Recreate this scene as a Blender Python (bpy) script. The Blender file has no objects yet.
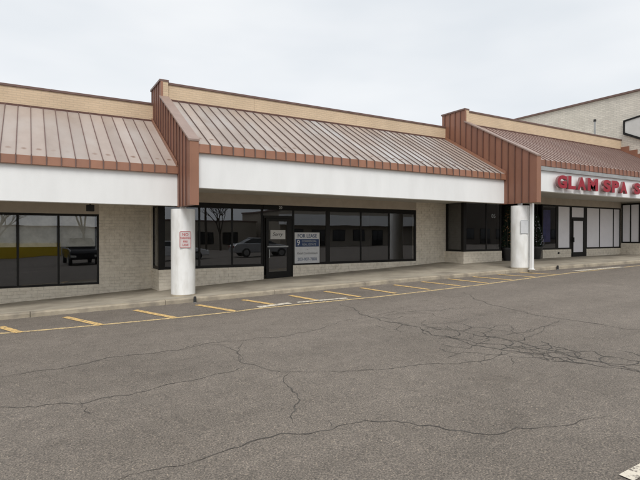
import bpy, bmesh, math, random
from math import radians as R, sin, cos, tan, pi
from mathutils import Vector, Matrix
random.seed(7)
S = bpy.context.scene
C = S.collection

# ------------------------------------------------------------------ camera, sky, sun, exposure
F_PX, YAW, PITCH = 486.0, R(30.85), R(-0.5)
cam = bpy.data.cameras.new('camera')
cam.sensor_width = 36.0
cam.lens = 36.0 * F_PX / 640.0
cam.clip_start = 0.05
cam.clip_end = 2000
camo = bpy.data.objects.new('camera', cam)
C.objects.link(camo)
camo.location = (0, 0, 0)
camo.rotation_euler = (R(90) + PITCH, 0, -YAW)
S.camera = camo

SUN_EL, SUN_AZ = R(52), R(205)          # azimuth clockwise from +Y
w = bpy.data.worlds.new('World')
S.world = w
w.use_nodes = True
nt = w.node_tree
nt.nodes.clear()
wo = nt.nodes.new('ShaderNodeOutputWorld')
bg = nt.nodes.new('ShaderNodeBackground')
sky = nt.nodes.new('ShaderNodeTexSky')
sky.sky_type = 'NISHITA'
sky.sun_disc = False
sky.sun_elevation = SUN_EL
sky.sun_rotation = SUN_AZ
sky.air_density = 1.0
sky.dust_density = 3.0
tc = nt.nodes.new('ShaderNodeTexCoord')
mp = nt.nodes.new('ShaderNodeMapping')
mp.inputs['Scale'].default_value = (1.0, 1.0, 3.2)
n1 = nt.nodes.new('ShaderNodeTexNoise')
n1.inputs['Scale'].default_value = 1.9
n1.inputs['Detail'].default_value = 4
n1.inputs['Roughness'].default_value = 0.45
cr = nt.nodes.new('ShaderNodeValToRGB')
cr.color_ramp.elements[0].position = 0.30
cr.color_ramp.elements[0].color = (5.75, 6.05, 6.35, 1)
cr.color_ramp.elements[1].position = 0.72
cr.color_ramp.elements[1].color = (7.45, 7.5, 7.55, 1)
mx = nt.nodes.new('ShaderNodeMix')
mx.data_type = 'RGBA'
mx.inputs[0].default_value = 0.93
nt.links.new(tc.outputs['Generated'], mp.inputs['Vector'])
nt.links.new(mp.outputs[0], n1.inputs['Vector'])
nt.links.new(n1.outputs['Fac'], cr.inputs['Fac'])
nt.links.new(sky.outputs[0], mx.inputs[6])
nt.links.new(cr.outputs[0], mx.inputs[7])
nt.links.new(mx.outputs[2], bg.inputs['Color'])
bg.inputs['Strength'].default_value = 0.10
nt.links.new(bg.outputs[0], wo.inputs['Surface'])

sl = bpy.data.lights.new('sun', 'SUN')
sl.energy = 1.5
sl.angle = R(28)
sl.color = (1.0, 0.97, 0.93)
so = bpy.data.objects.new('sun', sl)
C.objects.link(so)
sd = Vector((sin(SUN_AZ) * cos(SUN_EL), cos(SUN_AZ) * cos(SUN_EL), sin(SUN_EL)))
so.rotation_euler = sd.to_track_quat('Z', 'Y').to_euler()
so.location = (0, -20, 40)
S.view_settings.view_transform = 'Standard'
S.view_settings.look = 'None'
S.view_settings.gamma = 1
S.view_settings.exposure = 0.47

# ------------------------------------------------------------------ helpers
def tag(o, label=None, cat=None, group=None, kind=None):
    if label: o['label'] = label
    if cat: o['category'] = cat
    if group: o['group'] = group
    if kind: o['kind'] = kind
    return o

def empty(name, loc=(0, 0, 0), rz=0, label=None, cat=None, group=None):
    o = bpy.data.objects.new(name, None)
    o.empty_display_size = 0.2
    o.location = loc
    o.rotation_euler = (0, 0, rz)
    C.objects.link(o)
    return tag(o, label, cat, group)

class MB:
    def __init__(s):
        s.v, s.f, s.m = [], [], []
    def add(s, vs, fs, mi=0):
        b = len(s.v)
        s.v += [tuple(v) for v in vs]
        s.f += [tuple(b + i for i in f) for f in fs]
        s.m += [mi] * len(fs)
        return s
    def box(s, x0, x1, y0, y1, z0, z1, mi=0):
        vs = [(x0, y0, z0), (x1, y0, z0), (x1, y1, z0), (x0, y1, z0), (x0, y0, z1), (x1, y0, z1), (x1, y1, z1), (x0, y1, z1)]
        fs = [(0, 3, 2, 1), (4, 5, 6, 7), (0, 1, 5, 4), (1, 2, 6, 5), (2, 3, 7, 6), (3, 0, 4, 7)]
        return s.add(vs, fs, mi)
    def prism_x(s, x0, x1, prof, mi=0):      # prof: (y,z) polygon, extruded along x
        n = len(prof)
        vs = [(x0, y, z) for y, z in prof] + [(x1, y, z) for y, z in prof]
        fs = [tuple(range(n))[::-1], tuple(range(n, 2 * n))]
        fs += [(i, (i + 1) % n, n + (i + 1) % n, n + i) for i in range(n)]
        return s.add(vs, fs, mi)
    def prism_y(s, y0, y1, prof, mi=0):      # prof: (x,z)
        n = len(prof)
        vs = [(x, y0, z) for x, z in prof] + [(x, y1, z) for x, z in prof]
        fs = [tuple(range(n)), tuple(range(n, 2 * n))[::-1]]
        fs += [((i + 1) % n, i, n + i, n + (i + 1) % n) for i in range(n)]
        return s.add(vs, fs, mi)
    def tube(s, p, q, r0, r1=None, n=8, mi=0, caps=True):
        p, q = Vector(p), Vector(q)
        r1 = r0 if r1 is None else r1
        d = (q - p).normalized()
        a = d.orthogonal().normalized()
        b = d.cross(a)
        vs = []
        for c, r in ((p, r0), (q, r1)):
            for i in range(n):
                t = 2 * pi * i / n
                vs.append(c + a * r * cos(t) + b * r * sin(t))
        fs = [(i, (i + 1) % n, n + (i + 1) % n, n + i) for i in range(n)]
        if caps:
            fs += [tuple(range(n))[::-1], tuple(range(n, 2 * n))]
        return s.add(vs, fs, mi)
    def lathe(s, cx, cy, prof, n=24, mi=0):  # prof: (r,z) bottom to top
        vs = []
        for r, z in prof:
            for i in range(n):
                t = 2 * pi * i / n
                vs.append((cx + r * cos(t), cy + r * sin(t), z))
        fs = []
        for k in range(len(prof) - 1):
            for i in range(n):
                j = (i + 1) % n
                fs.append((k * n + i, k * n + j, (k + 1) * n + j, (k + 1) * n + i))
        fs.append(tuple(range(n))[::-1])
        fs.append(tuple(range((len(prof) - 1) * n, len(prof) * n)))
        return s.add(vs, fs, mi)
    def mesh(s, name, mats, smooth=False):
        me = bpy.data.meshes.new(name)
        me.from_pydata(s.v, [], s.f)
        if not isinstance(mats, (list, tuple)): mats = [mats]
        for m in mats: me.materials.append(m)
        if len(mats) > 1:
            me.polygons.foreach_set('material_index', s.m)
        if smooth:
            me.polygons.foreach_set('use_smooth', [True] * len(s.f))
        me.update()
        return me
    def build(s, name, mats, parent=None, smooth=False, bevel=0, loc=None):
        o = bpy.data.objects.new(name, s.mesh(name, mats, smooth))
        C.objects.link(o)
        if parent: o.parent = parent
        if loc: o.location = loc
        if smooth:
            o.data.set_sharp_from_angle(angle=R(38))
        if bevel:
            b = o.modifiers.new('bevel', 'BEVEL')
            b.width = bevel
            b.segments = 2
            b.limit_method = 'ANGLE'
        return o

def inst(name, me, parent, loc, rot=(0, 0, 0)):
    o = bpy.data.objects.new(name, me)
    C.objects.link(o)
    o.parent = parent
    o.location = loc
    o.rotation_euler = rot
    return o

def text_mesh(body, size, mats, extrude=0.002, offset=0.0, sx=1.0, shear=0.0, spacing=1.0, side=False, bevel=0):
    cu = bpy.data.curves.new('lettering', 'FONT')
    cu.body = body
    cu.size = size
    cu.extrude = extrude
    cu.offset = offset
    cu.shear = shear
    cu.space_character = spacing
    cu.align_x = 'CENTER'
    cu.align_y = 'CENTER'
    o = bpy.data.objects.new('lettering', cu)
    C.objects.link(o)
    bpy.context.view_layer.update()
    dg = bpy.context.evaluated_depsgraph_get()
    me = bpy.data.meshes.new_from_object(o.evaluated_get(dg))
    bpy.data.objects.remove(o)
    me.name = 'lettering'
    for v in me.vertices: v.co.x *= sx
    me.materials.clear()
    if not isinstance(mats, (list, tuple)): mats = [mats]
    for m in mats: me.materials.append(m)
    if side:
        for p in me.polygons: p.material_index = 1 if abs(p.normal.z) < 0.5 else 0
    me.update()
    return me

# ------------------------------------------------------------------ materials
def mat(name, col, rough=0.7, col2=None, scale=4.0, bump=0.0, bscale=None, metal=0.0, detail=6, lo=0.35, hi=0.65, spec=0.5, stretch=None, col3=None, scale3=0.6, amt3=0.5, rand=0.0):
    m = bpy.data.materials.new(name)
    m.use_nodes = True
    t = m.node_tree
    p = t.nodes['Principled BSDF']
    p.inputs['Roughness'].default_value = rough
    p.inputs['Metallic'].default_value = metal
    p.inputs['Specular IOR Level'].default_value = spec
    p.inputs['Base Color'].default_value = (*col, 1)
    g = t.nodes.new('ShaderNodeNewGeometry')
    src = g.outputs['Position']
    if stretch:
        q = t.nodes.new('ShaderNodeMapping')
        q.inputs['Scale'].default_value = stretch
        t.links.new(src, q.inputs[0])
        src = q.outputs[0]
    out = None
    if col2:
        n = t.nodes.new('ShaderNodeTexNoise')
        n.inputs['Scale'].default_value = scale
        n.inputs['Detail'].default_value = detail
        n.inputs['Roughness'].default_value = 0.65
        t.links.new(src, n.inputs['Vector'])
        r = t.nodes.new('ShaderNodeValToRGB')
        r.color_ramp.elements[0].position = lo
        r.color_ramp.elements[1].position = hi
        r.color_ramp.elements[0].color = (*col, 1)
        r.color_ramp.elements[1].color = (*col2, 1)
        t.links.new(n.outputs['Fac'], r.inputs[0])
        out = r.outputs[0]
        if col3:
            n3 = t.nodes.new('ShaderNodeTexNoise')
            n3.inputs['Scale'].default_value = scale3
            n3.inputs['Detail'].default_value = 5
            t.links.new(src, n3.inputs['Vector'])
            r3 = t.nodes.new('ShaderNodeMapRange')
            r3.inputs[1].default_value = 0.45
            r3.inputs[2].default_value = 0.7
            r3.inputs[4].default_value = amt3
            t.links.new(n3.outputs['Fac'], r3.inputs[0])
            mm = t.nodes.new('ShaderNodeMix')
            mm.data_type = 'RGBA'
            mm.inputs[7].default_value = (*col3, 1)
            t.links.new(r3.outputs[0], mm.inputs[0])
            t.links.new(out, mm.inputs[6])
            out = mm.outputs[2]
        if rand:
            oi = t.nodes.new('ShaderNodeObjectInfo')
            mr = t.nodes.new('ShaderNodeMapRange')
            mr.inputs[3].default_value = 1 - rand
            mr.inputs[4].default_value = 1 + rand
            t.links.new(oi.outputs['Random'], mr.inputs[0])
            vm = t.nodes.new('ShaderNodeVectorMath')
            vm.operation = 'SCALE'
            t.links.new(out, vm.inputs[0])
            t.links.new(mr.outputs[0], vm.inputs['Scale'])
            out = vm.outputs[0]
        t.links.new(out, p.inputs['Base Color'])
    if bump:
        nb = t.nodes.new('ShaderNodeTexNoise')
        nb.inputs['Scale'].default_value = bscale or scale * 4
        nb.inputs['Detail'].default_value = 4
        t.links.new(g.outputs['Position'], nb.inputs['Vector'])
        b = t.nodes.new('ShaderNodeBump')
        b.inputs['Strength'].default_value = bump
        b.inputs['Distance'].default_value = 0.02
        t.links.new(nb.outputs['Fac'], b.inputs['Height'])
        t.links.new(b.outputs[0], p.inputs['Normal'])
    return m

M = {}
M['white'] = mat('white_paint', (0.86, 0.87, 0.865), 0.55, (0.81, 0.82, 0.815), scale=1.2, bump=0.08, bscale=25, col3=(0.68, 0.685, 0.67), scale3=2.6, amt3=0.2, stretch=(1, 1, 0.3))
M['column'] = mat('column_paint', (0.86, 0.865, 0.855), 0.6, (0.78, 0.78, 0.76), scale=3.0, bump=0.12, bscale=14, col3=(0.45, 0.42, 0.36), scale3=5, amt3=0.35, stretch=(1, 1, 0.35))
M['seam0'] = mat('roof_seam_left', (0.17, 0.105, 0.09), 0.6, (0.13, 0.08, 0.068), scale=6)  # all three seam tones carry the ribs' shadow in their dark colour
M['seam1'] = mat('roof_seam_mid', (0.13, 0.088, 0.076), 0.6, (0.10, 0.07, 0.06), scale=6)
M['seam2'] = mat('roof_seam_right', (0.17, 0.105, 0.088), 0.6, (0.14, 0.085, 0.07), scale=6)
M['copper'] = mat('copper_brown_metal', (0.32, 0.155, 0.095), 0.5, (0.27, 0.128, 0.078), scale=2.5, bump=0.03, col3=(0.30, 0.15, 0.105), scale3=1.4, amt3=0.5, stretch=(1, 1, 0.4), rand=0.10)
M['copper_dark'] = mat('copper_brown_cladding', (0.265, 0.122, 0.076), 0.5, (0.22, 0.098, 0.061), scale=2.5, bump=0.03, col3=(0.24, 0.11, 0.08), scale3=1.2, amt3=0.5, stretch=(1, 1, 0.35), rand=0.10)
M['batten'] = mat('batten_metal', (0.12, 0.055, 0.038), 0.55, (0.085, 0.034, 0.024), scale=3)
M['coping'] = mat('coping_metal', (0.17, 0.10, 0.082), 0.45, (0.13, 0.078, 0.064), scale=3)
M['frame'] = mat('bronze_frame', (0.007, 0.0065, 0.006), 0.45, (0.010, 0.009, 0.008), scale=9, spec=0.25)
M['header'] = mat('header_stucco', (0.52, 0.46, 0.385), 0.9, (0.45, 0.395, 0.33), scale=3, bump=0.3, bscale=60)
M['soffit'] = mat('soffit', (0.55, 0.53, 0.48), 0.85, (0.48, 0.46, 0.42), scale=2)
M['mortar'] = mat('block_mortar', (0.72, 0.655, 0.55), 0.95, (0.36, 0.335, 0.29), scale=20, bump=0.4, bscale=120)
M['block'] = mat('painted_block', (0.83, 0.765, 0.65), 0.85, (0.75, 0.685, 0.575), scale=2.2, bump=0.25, bscale=55, col3=(0.52, 0.46, 0.37), scale3=7, amt3=0.5)
M['cmu'] = mat('grey_block', (0.46, 0.43, 0.38), 0.9, (0.40, 0.37, 0.325), scale=2.2, bump=0.4, bscale=40)
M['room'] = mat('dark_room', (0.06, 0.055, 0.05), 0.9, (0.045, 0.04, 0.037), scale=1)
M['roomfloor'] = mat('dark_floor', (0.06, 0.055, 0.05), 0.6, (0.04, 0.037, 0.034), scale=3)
M['blind'] = mat('white_blind', (0.86, 0.85, 0.87), 0.8, (0.80, 0.79, 0.81), scale=1.5)
M['capmetal'] = mat('fin_cap_metal', (0.31, 0.225, 0.19), 0.45, (0.26, 0.185, 0.155), scale=3)
M['film'] = mat('white_window_film', (0.86, 0.85, 0.89), 0.55, (0.80, 0.79, 0.83), scale=1.5, spec=0.25)
M['halfblind'] = mat('grey_blind', (0.80, 0.80, 0.77), 0.8, (0.55, 0.55, 0.53), scale=3.5, detail=8)
M['curb'] = mat('curb_concrete', (0.41, 0.355, 0.27), 0.9, (0.32, 0.275, 0.205), scale=3, bump=0.5, bscale=50, col3=(0.17, 0.15, 0.125), scale3=2.5, amt3=0.75)
M['yellow'] = mat('yellow_wall', (0.80, 0.56, 0.03), 0.8, (0.72, 0.5, 0.03), scale=1)
M['pale'] = mat('pale_wall', (0.72, 0.72, 0.70), 0.8, (0.48, 0.48, 0.46), scale=0.4)
M['brownwall'] = mat('brown_wall', (0.12, 0.10, 0.08), 0.9, (0.10, 0.082, 0.066), scale=0.6)
M['tan'] = mat('tan_wall', (0.34, 0.30, 0.24), 0.85, (0.30, 0.26, 0.21), scale=0.5)
M['steel'] = mat('galvanised', (0.35, 0.36, 0.36), 0.4, (0.28, 0.29, 0.29), scale=6, metal=0.7)
M['grey'] = mat('grey_gutter', (0.36, 0.37, 0.37), 0.5, (0.28, 0.29, 0.29), scale=3)
M['black'] = mat('black_rubber', (0.015, 0.015, 0.015), 0.7, (0.022, 0.022, 0.022), scale=10)
M['signwhite'] = mat('sign_white', (0.62, 0.63, 0.64), 0.4, (0.56, 0.57, 0.58), scale=8)
M['paper'] = mat('paper', (0.58, 0.58, 0.56), 0.8, (0.5, 0.5, 0.48), scale=30)
M['navy'] = mat('navy_print', (0.012, 0.035, 0.11), 0.4, (0.018, 0.045, 0.13), scale=8)
M['ink'] = mat('ink', (0.03, 0.03, 0.035), 0.5, (0.04, 0.04, 0.045), scale=8)
M['greyink'] = mat('faded_ink', (0.30, 0.33, 0.35), 0.6, (0.38, 0.40, 0.41), scale=12)
M['redink'] = mat('red_ink', (0.42, 0.05, 0.05), 0.5, (0.48, 0.10, 0.10), scale=20)
M['noparkwhite'] = mat('no_parking_white', (0.66, 0.58, 0.57), 0.5, (0.60, 0.52, 0.51), scale=12)
M['red'] = mat('red_acrylic', (0.33, 0.006, 0.022), 0.4, (0.28, 0.005, 0.018), scale=3)
M['redside'] = mat('letter_return', (0.30, 0.16, 0.16), 0.5, (0.24, 0.13, 0.13), scale=6)
M['bark'] = mat('bark', (0.08, 0.065, 0.05), 0.95, (0.05, 0.04, 0.03), scale=12)
M['needle'] = mat('needles', (0.015, 0.035, 0.018), 0.7, (0.03, 0.055, 0.03), scale=14)
M['pot'] = mat('dark_pot', (0.02, 0.02, 0.022), 0.4, (0.03, 0.03, 0.03), scale=10)
M['gold'] = mat('gold_bauble', (0.45, 0.25, 0.12), 0.25, (0.55, 0.34, 0.2), scale=9, metal=0.5)
M['silver'] = mat('silver_bauble', (0.45, 0.47, 0.62), 0.3, (0.6, 0.6, 0.7), scale=9, metal=0.3)
M['blueposter'] = mat('blue_poster', (0.02, 0.02, 0.14), 0.5, (0.05, 0.05, 0.22), scale=3)
M['purple'] = mat('purple_floor', (0.05, 0.05, 0.05), 0.5)
M['carsilver'] = mat('silver_car_paint', (0.42, 0.43, 0.44), 0.25, (0.40, 0.41, 0.42), scale=1, metal=0.4)
M['carwhite'] = mat('white_car_paint', (0.7, 0.7, 0.7), 0.25, (0.68, 0.68, 0.68), scale=1)
M['carblack'] = mat('black_car_paint', (0.015, 0.015, 0.018), 0.2, (0.018, 0.018, 0.02), scale=1)
M['carglass'] = mat('car_glass', (0.01, 0.012, 0.014), 0.08, (0.012, 0.014, 0.016), scale=1)
M['lamp'] = mat('lamp_lens', (0.6, 0.6, 0.55), 0.2, (0.55, 0.55, 0.5), scale=4)
M['taillamp'] = mat('tail_lens', (0.3, 0.01, 0.01), 0.2, (0.26, 0.01, 0.01), scale=4)

def glass_mat():
    m = bpy.data.materials.new('shop_glass')
    m.use_nodes = True
    t = m.node_tree
    t.nodes.remove(t.nodes['Principled BSDF'])
    o = t.nodes['Material Output']
    tr = t.nodes.new('ShaderNodeBsdfTransparent')
    tr.inputs[0].default_value = (0.80, 0.81, 0.80, 1)
    gl = t.nodes.new('ShaderNodeBsdfGlossy')
    gl.inputs['Roughness'].default_value = 0.0
    gl.inputs['Color'].default_value = (0.92, 0.95, 1.0, 1)
    fr = t.nodes.new('ShaderNodeFresnel')
    fr.inputs['IOR'].default_value = 2.05
    g = t.nodes.new('ShaderNodeNewGeometry')
    n = t.nodes.new('ShaderNodeTexNoise')
    n.inputs['Scale'].default_value = 1.1
    n.inputs['Detail'].default_value = 1
    b = t.nodes.new('ShaderNodeBump')
    b.inputs['Strength'].default_value = 0.05
    b.inputs['Distance'].default_value = 0.02
    t.links.new(g.outputs['Position'], n.inputs['Vector'])
    t.links.new(n.outputs['Fac'], b.inputs['Height'])
    t.links.new(b.outputs[0], gl.inputs['Normal'])
    mx = t.nodes.new('ShaderNodeMixShader')
    t.links.new(fr.outputs[0], mx.inputs[0])
    t.links.new(tr.outputs[0], mx.inputs[1])
    t.links.new(gl.outputs[0], mx.inputs[2])
    # only the outer face of a pane reflects; the inner face lets light straight out
    tr2 = t.nodes.new('ShaderNodeBsdfTransparent')
    m2 = t.nodes.new('ShaderNodeMixShader')
    t.links.new(g.outputs['Backfacing'], m2.inputs[0])
    t.links.new(mx.outputs[0], m2.inputs[1])
    t.links.new(tr2.outputs[0], m2.inputs[2])
    t.links.new(m2.outputs[0], o.inputs['Surface'])
    return m
M['glass'] = glass_mat()

def roof_mat(name, c1, c2, c3):
    # weathered painted metal; rusty bolt stains low on each panel (panel-local coordinates)
    m = mat(name, c1, 0.42, c2, scale=1.6, bump=0.35, bscale=2.2, col3=c3, scale3=0.9, amt3=0.9, rand=0.11, stretch=(1, 0.45, 0.45))
    t = m.node_tree
    p = t.nodes['Principled BSDF']
    p.inputs['Roughness'].default_value = 0.36
    src = p.inputs['Base Color'].links[0].from_socket
    tcn = t.nodes.new('ShaderNodeTexCoord')
    nn = t.nodes.new('ShaderNodeTexNoise')
    nn.inputs['Scale'].default_value = 18
    t.links.new(t.nodes.new('ShaderNodeNewGeometry').outputs['Position'], nn.inputs['Vector'])
    ds = t.nodes.new('ShaderNodeVectorMath')
    ds.operation = 'DISTANCE'
    ds.inputs[1].default_value = (0.16, 0.42, 0)
    t.links.new(tcn.outputs['Object'], ds.inputs[0])
    ad = t.nodes.new('ShaderNodeMath')
    ad.operation = 'MULTIPLY_ADD'
    ad.inputs[1].default_value = 0.07
    t.links.new(nn.outputs['Fac'], ad.inputs[0])
    t.links.new(ds.outputs['Value'], ad.inputs[2])
    mr = t.nodes.new('ShaderNodeMapRange')
    mr.inputs[1].default_value = 0.065
    mr.inputs[2].default_value = 0.115
    mr.inputs[3].default_value = 1.0
    mr.inputs[4].default_value = 0.0
    t.links.new(ad.outputs[0], mr.inputs[0])
    oi = t.nodes.new('ShaderNodeObjectInfo')
    ml = t.nodes.new('ShaderNodeMath')
    ml.operation = 'MULTIPLY'
    t.links.new(mr.outputs[0], ml.inputs[0])
    t.links.new(oi.outputs['Random'], ml.inputs[1])
    mx = t.nodes.new('ShaderNodeMix')
    mx.data_type = 'RGBA'
    mx.inputs[7].default_value = (0.15, 0.07, 0.032, 1)
    t.links.new(ml.outputs[0], mx.inputs[0])
    t.links.new(src, mx.inputs[6])
    t.links.new(mx.outputs[2], p.inputs['Base Color'])
    return m
M['roof0'] = roof_mat('faded_roof_left', (0.38, 0.312, 0.272), (0.325, 0.262, 0.225), (0.42, 0.375, 0.345))
M['roof1'] = roof_mat('faded_roof_mid', (0.38, 0.315, 0.27), (0.30, 0.245, 0.21), (0.42, 0.415, 0.41))
M['roof2'] = roof_mat('faded_roof_right', (0.37, 0.275, 0.24), (0.31, 0.225, 0.195), (0.41, 0.325, 0.29))

def brick_mat(name, c1, c2, mort, bw, bh, gap=0.008, axis='x'):
    m = bpy.data.materials.new(name)
    m.use_nodes = True
    t = m.node_tree
    p = t.nodes['Principled BSDF']
    p.inputs['Roughness'].default_value = 0.9
    g = t.nodes.new('ShaderNodeNewGeometry')
    sp = t.nodes.new('ShaderNodeSeparateXYZ')
    cb = t.nodes.new('ShaderNodeCombineXYZ')
    t.links.new(g.outputs['Position'], sp.inputs[0])
    t.links.new(sp.outputs['X' if axis == 'x' else 'Y'], cb.inputs[0])
    t.links.new(sp.outputs['Z'], cb.inputs[1])
    br = t.nodes.new('ShaderNodeTexBrick')
    br.inputs['Scale'].default_value = 1
    br.inputs['Brick Width'].default_value = bw
    br.inputs['Row Height'].default_value = bh
    br.inputs['Mortar Size'].default_value = gap
    br.inputs['Color1'].default_value = (*c1, 1)
    br.inputs['Color2'].default_value = (*c2, 1)
    br.inputs['Mortar'].default_value = (*mort, 1)
    t.links.new(cb.outputs[0], br.inputs['Vector'])
    n = t.nodes.new('ShaderNodeTexNoise')
    n.inputs['Scale'].default_value = 1.3
    n.inputs['Detail'].default_value = 7
    t.links.new(g.outputs['Position'], n.inputs['Vector'])
    mr = t.nodes.new('ShaderNodeMapRange')
    mr.inputs[3].default_value = 0.82
    mr.inputs[4].default_value = 1.18
    t.links.new(n.outputs['Fac'], mr.inputs[0])
    vm = t.nodes.new('ShaderNodeVectorMath')
    vm.operation = 'SCALE'
    t.links.new(br.outputs['Color'], vm.inputs[0])
    t.links.new(mr.outputs[0], vm.inputs['Scale'])
    t.links.new(vm.outputs[0], p.inputs['Base Color'])
    b = t.nodes.new('ShaderNodeBump')
    b.inputs['Strength'].default_value = 0.6
    b.inputs['Distance'].default_value = 0.008
    b.invert = True
    t.links.new(br.outputs['Fac'], b.inputs['Height'])
    t.links.new(b.outputs[0], p.inputs['Normal'])
    return m
M['brick'] = brick_mat('tan_parapet_brick', (0.65, 0.50, 0.345), (0.61, 0.465, 0.315), (0.56, 0.44, 0.31), 0.21, 0.07)
M['bigwall'] = brick_mat('anchor_block', (0.70, 0.66, 0.58), (0.60, 0.565, 0.495), (0.50, 0.47, 0.42), 0.30, 0.10, 0.010, axis='y')

def asphalt_mat():
    m = bpy.data.materials.new('asphalt')
    m.use_nodes = True
    t = m.node_tree
    p = t.nodes['Principled BSDF']
    p.inputs['Roughness'].default_value = 0.85
    p.inputs['Specular IOR Level'].default_value = 0.35
    g = t.nodes.new('ShaderNodeNewGeometry')
    def noise(scale, det, mapping=None, rough=0.6):
        n = t.nodes.new('ShaderNodeTexNoise')
        n.inputs['Scale'].default_value = scale
        n.inputs['Detail'].default_value = det
        n.inputs['Roughness'].default_value = rough
        s = g.outputs['Position']
        if mapping:
            q = t.nodes.new('ShaderNodeMapping')
            q.inputs['Scale'].default_value = mapping
            q.inputs['Rotation'].default_value = (0, 0, R(5))
            t.links.new(s, q.inputs[0])
            s = q.outputs[0]
        t.links.new(s, n.inputs['Vector'])
        return n.outputs['Fac']
    def ramp(src, stops):
        r = t.nodes.new('ShaderNodeValToRGB')
        e = r.color_ramp.elements
        e[0].position, e[0].color = stops[0][0], (*stops[0][1], 1)
        e[1].position, e[1].color = stops[-1][0], (*stops[-1][1], 1)
        for pos, c in stops[1:-1]:
            k = e.new(pos)
            k.color = (*c, 1)
        t.links.new(src, r.inputs[0])
        return r.outputs[0]
    def mul(a, b):
        x = t.nodes.new('ShaderNodeMix')
        x.data_type = 'RGBA'
        x.blend_type = 'MULTIPLY'
        x.inputs[0].default_value = 1
        t.links.new(a, x.inputs[6])
        t.links.new(b, x.inputs[7])
        return x.outputs[2]
    base = ramp(noise(0.35, 6), [(0.3, (0.159, 0.138, 0.117)), (0.7, (0.196, 0.171, 0.147))])
    streak = ramp(noise(0.5, 5, (0.25, 1.6, 1)), [(0.3, (0.86, 0.86, 0.86)), (0.65, (1.07, 1.07, 1.07))])
    mid = ramp(noise(5, 8, None, 0.75), [(0.3, (0.84, 0.84, 0.84)), (0.7, (1.14, 1.14, 1.14))])
    fine = ramp(noise(62, 4, None, 0.85), [(0.34, (0.33, 0.33, 0.33)), (0.52, (1.0, 1.0, 1.0)), (0.68, (2.1, 2.02, 1.88))])
    stone = t.nodes.new('ShaderNodeTexVoronoi')
    stone.inputs['Scale'].default_value = 44
    t.links.new(g.outputs['Position'], stone.inputs['Vector'])
    st = ramp(stone.outputs['Distance'], [(0.12, (2.2, 2.12, 1.95)), (0.30, (1.0, 1.0, 1.0)), (0.8, (0.85, 0.85, 0.85))])
    sep = t.nodes.new('ShaderNodeSeparateColor')
    t.links.new(stone.outputs['Color'], sep.inputs[0])
    pick = t.nodes.new('ShaderNodeMapRange')
    pick.inputs[1].default_value = 0.62
    pick.inputs[2].default_value = 0.9
    t.links.new(sep.outputs[0], pick.inputs[0])
    pk = t.nodes.new('ShaderNodeMix')
    pk.data_type = 'RGBA'
    pk.inputs[6].default_value = (0.97, 0.97, 0.97, 1)
    t.links.new(pick.outputs[0], pk.inputs[0])
    t.links.new(st, pk.inputs[7])
    st = pk.outputs[2]
    stain = ramp(noise(0.9, 7, None, 0.7), [(0.28, (0.80, 0.79, 0.78)), (0.42, (1.0, 1.0, 1.0)), (0.7, (1.04, 1.04, 1.04))])
    c = mul(mul(mul(mul(mul(base, stain), streak), mid), fine), st)
    t.links.new(c, p.inputs['Base Color'])
    b = t.nodes.new('ShaderNodeBump')
    b.inputs['Strength'].default_value = 0.7
    b.inputs['Distance'].default_value = 0.008
    t.links.new(noise(60, 4, None, 0.8), b.inputs['Height'])
    t.links.new(b.outputs[0], p.inputs['Normal'])
    return m
M['asphalt'] = asphalt_mat()
M['crack'] = mat('crack_fill', (0.035, 0.031, 0.027), 0.95, (0.10, 0.09, 0.078), scale=9)

def paint_mat(name, col, wear):
    m = mat(name, col, 0.7, tuple(c * 0.86 for c in col), scale=5, bump=0.3, bscale=70)
    t = m.node_tree
    p = t.nodes['Principled BSDF']
    src = p.inputs['Base Color'].links[0].from_socket
    n = t.nodes.new('ShaderNodeTexNoise')
    n.inputs['Scale'].default_value = 16
    n.inputs['Detail'].default_value = 8
    n.inputs['Roughness'].default_value = 0.8
    g = t.nodes.new('ShaderNodeNewGeometry')
    t.links.new(g.outputs['Position'], n.inputs['Vector'])
    r = t.nodes.new('ShaderNodeMapRange')
    r.inputs[1].default_value = 0.62 - wear
    r.inputs[2].default_value = 0.70 - wear
    t.links.new(n.outputs['Fac'], r.inputs[0])
    mx = t.nodes.new('ShaderNodeMix')
    mx.data_type = 'RGBA'
    mx.inputs[7].default_value = (0.15, 0.128, 0.108, 1)
    t.links.new(r.outputs[0], mx.inputs[0])
    t.links.new(src, mx.inputs[6])
    t.links.new(mx.outputs[2], p.inputs['Base Color'])
    return m
M['yline'] = paint_mat('worn_yellow_paint', (0.74, 0.50, 0.20), 0.11)
M['ythin'] = paint_mat('thin_yellow_paint', (0.68, 0.51, 0.26), 0.12)
M['wline'] = paint_mat('worn_white_paint', (0.70, 0.64, 0.53), 0.12)

def sidewalk_mat():
    m = mat('sidewalk_concrete', (0.42, 0.375, 0.30), 0.9, (0.33, 0.295, 0.235), scale=1.1, bump=0.35, bscale=60, col3=(0.19, 0.165, 0.13), scale3=1.2, amt3=0.7)
    return m
M['walk'] = sidewalk_mat()

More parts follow.
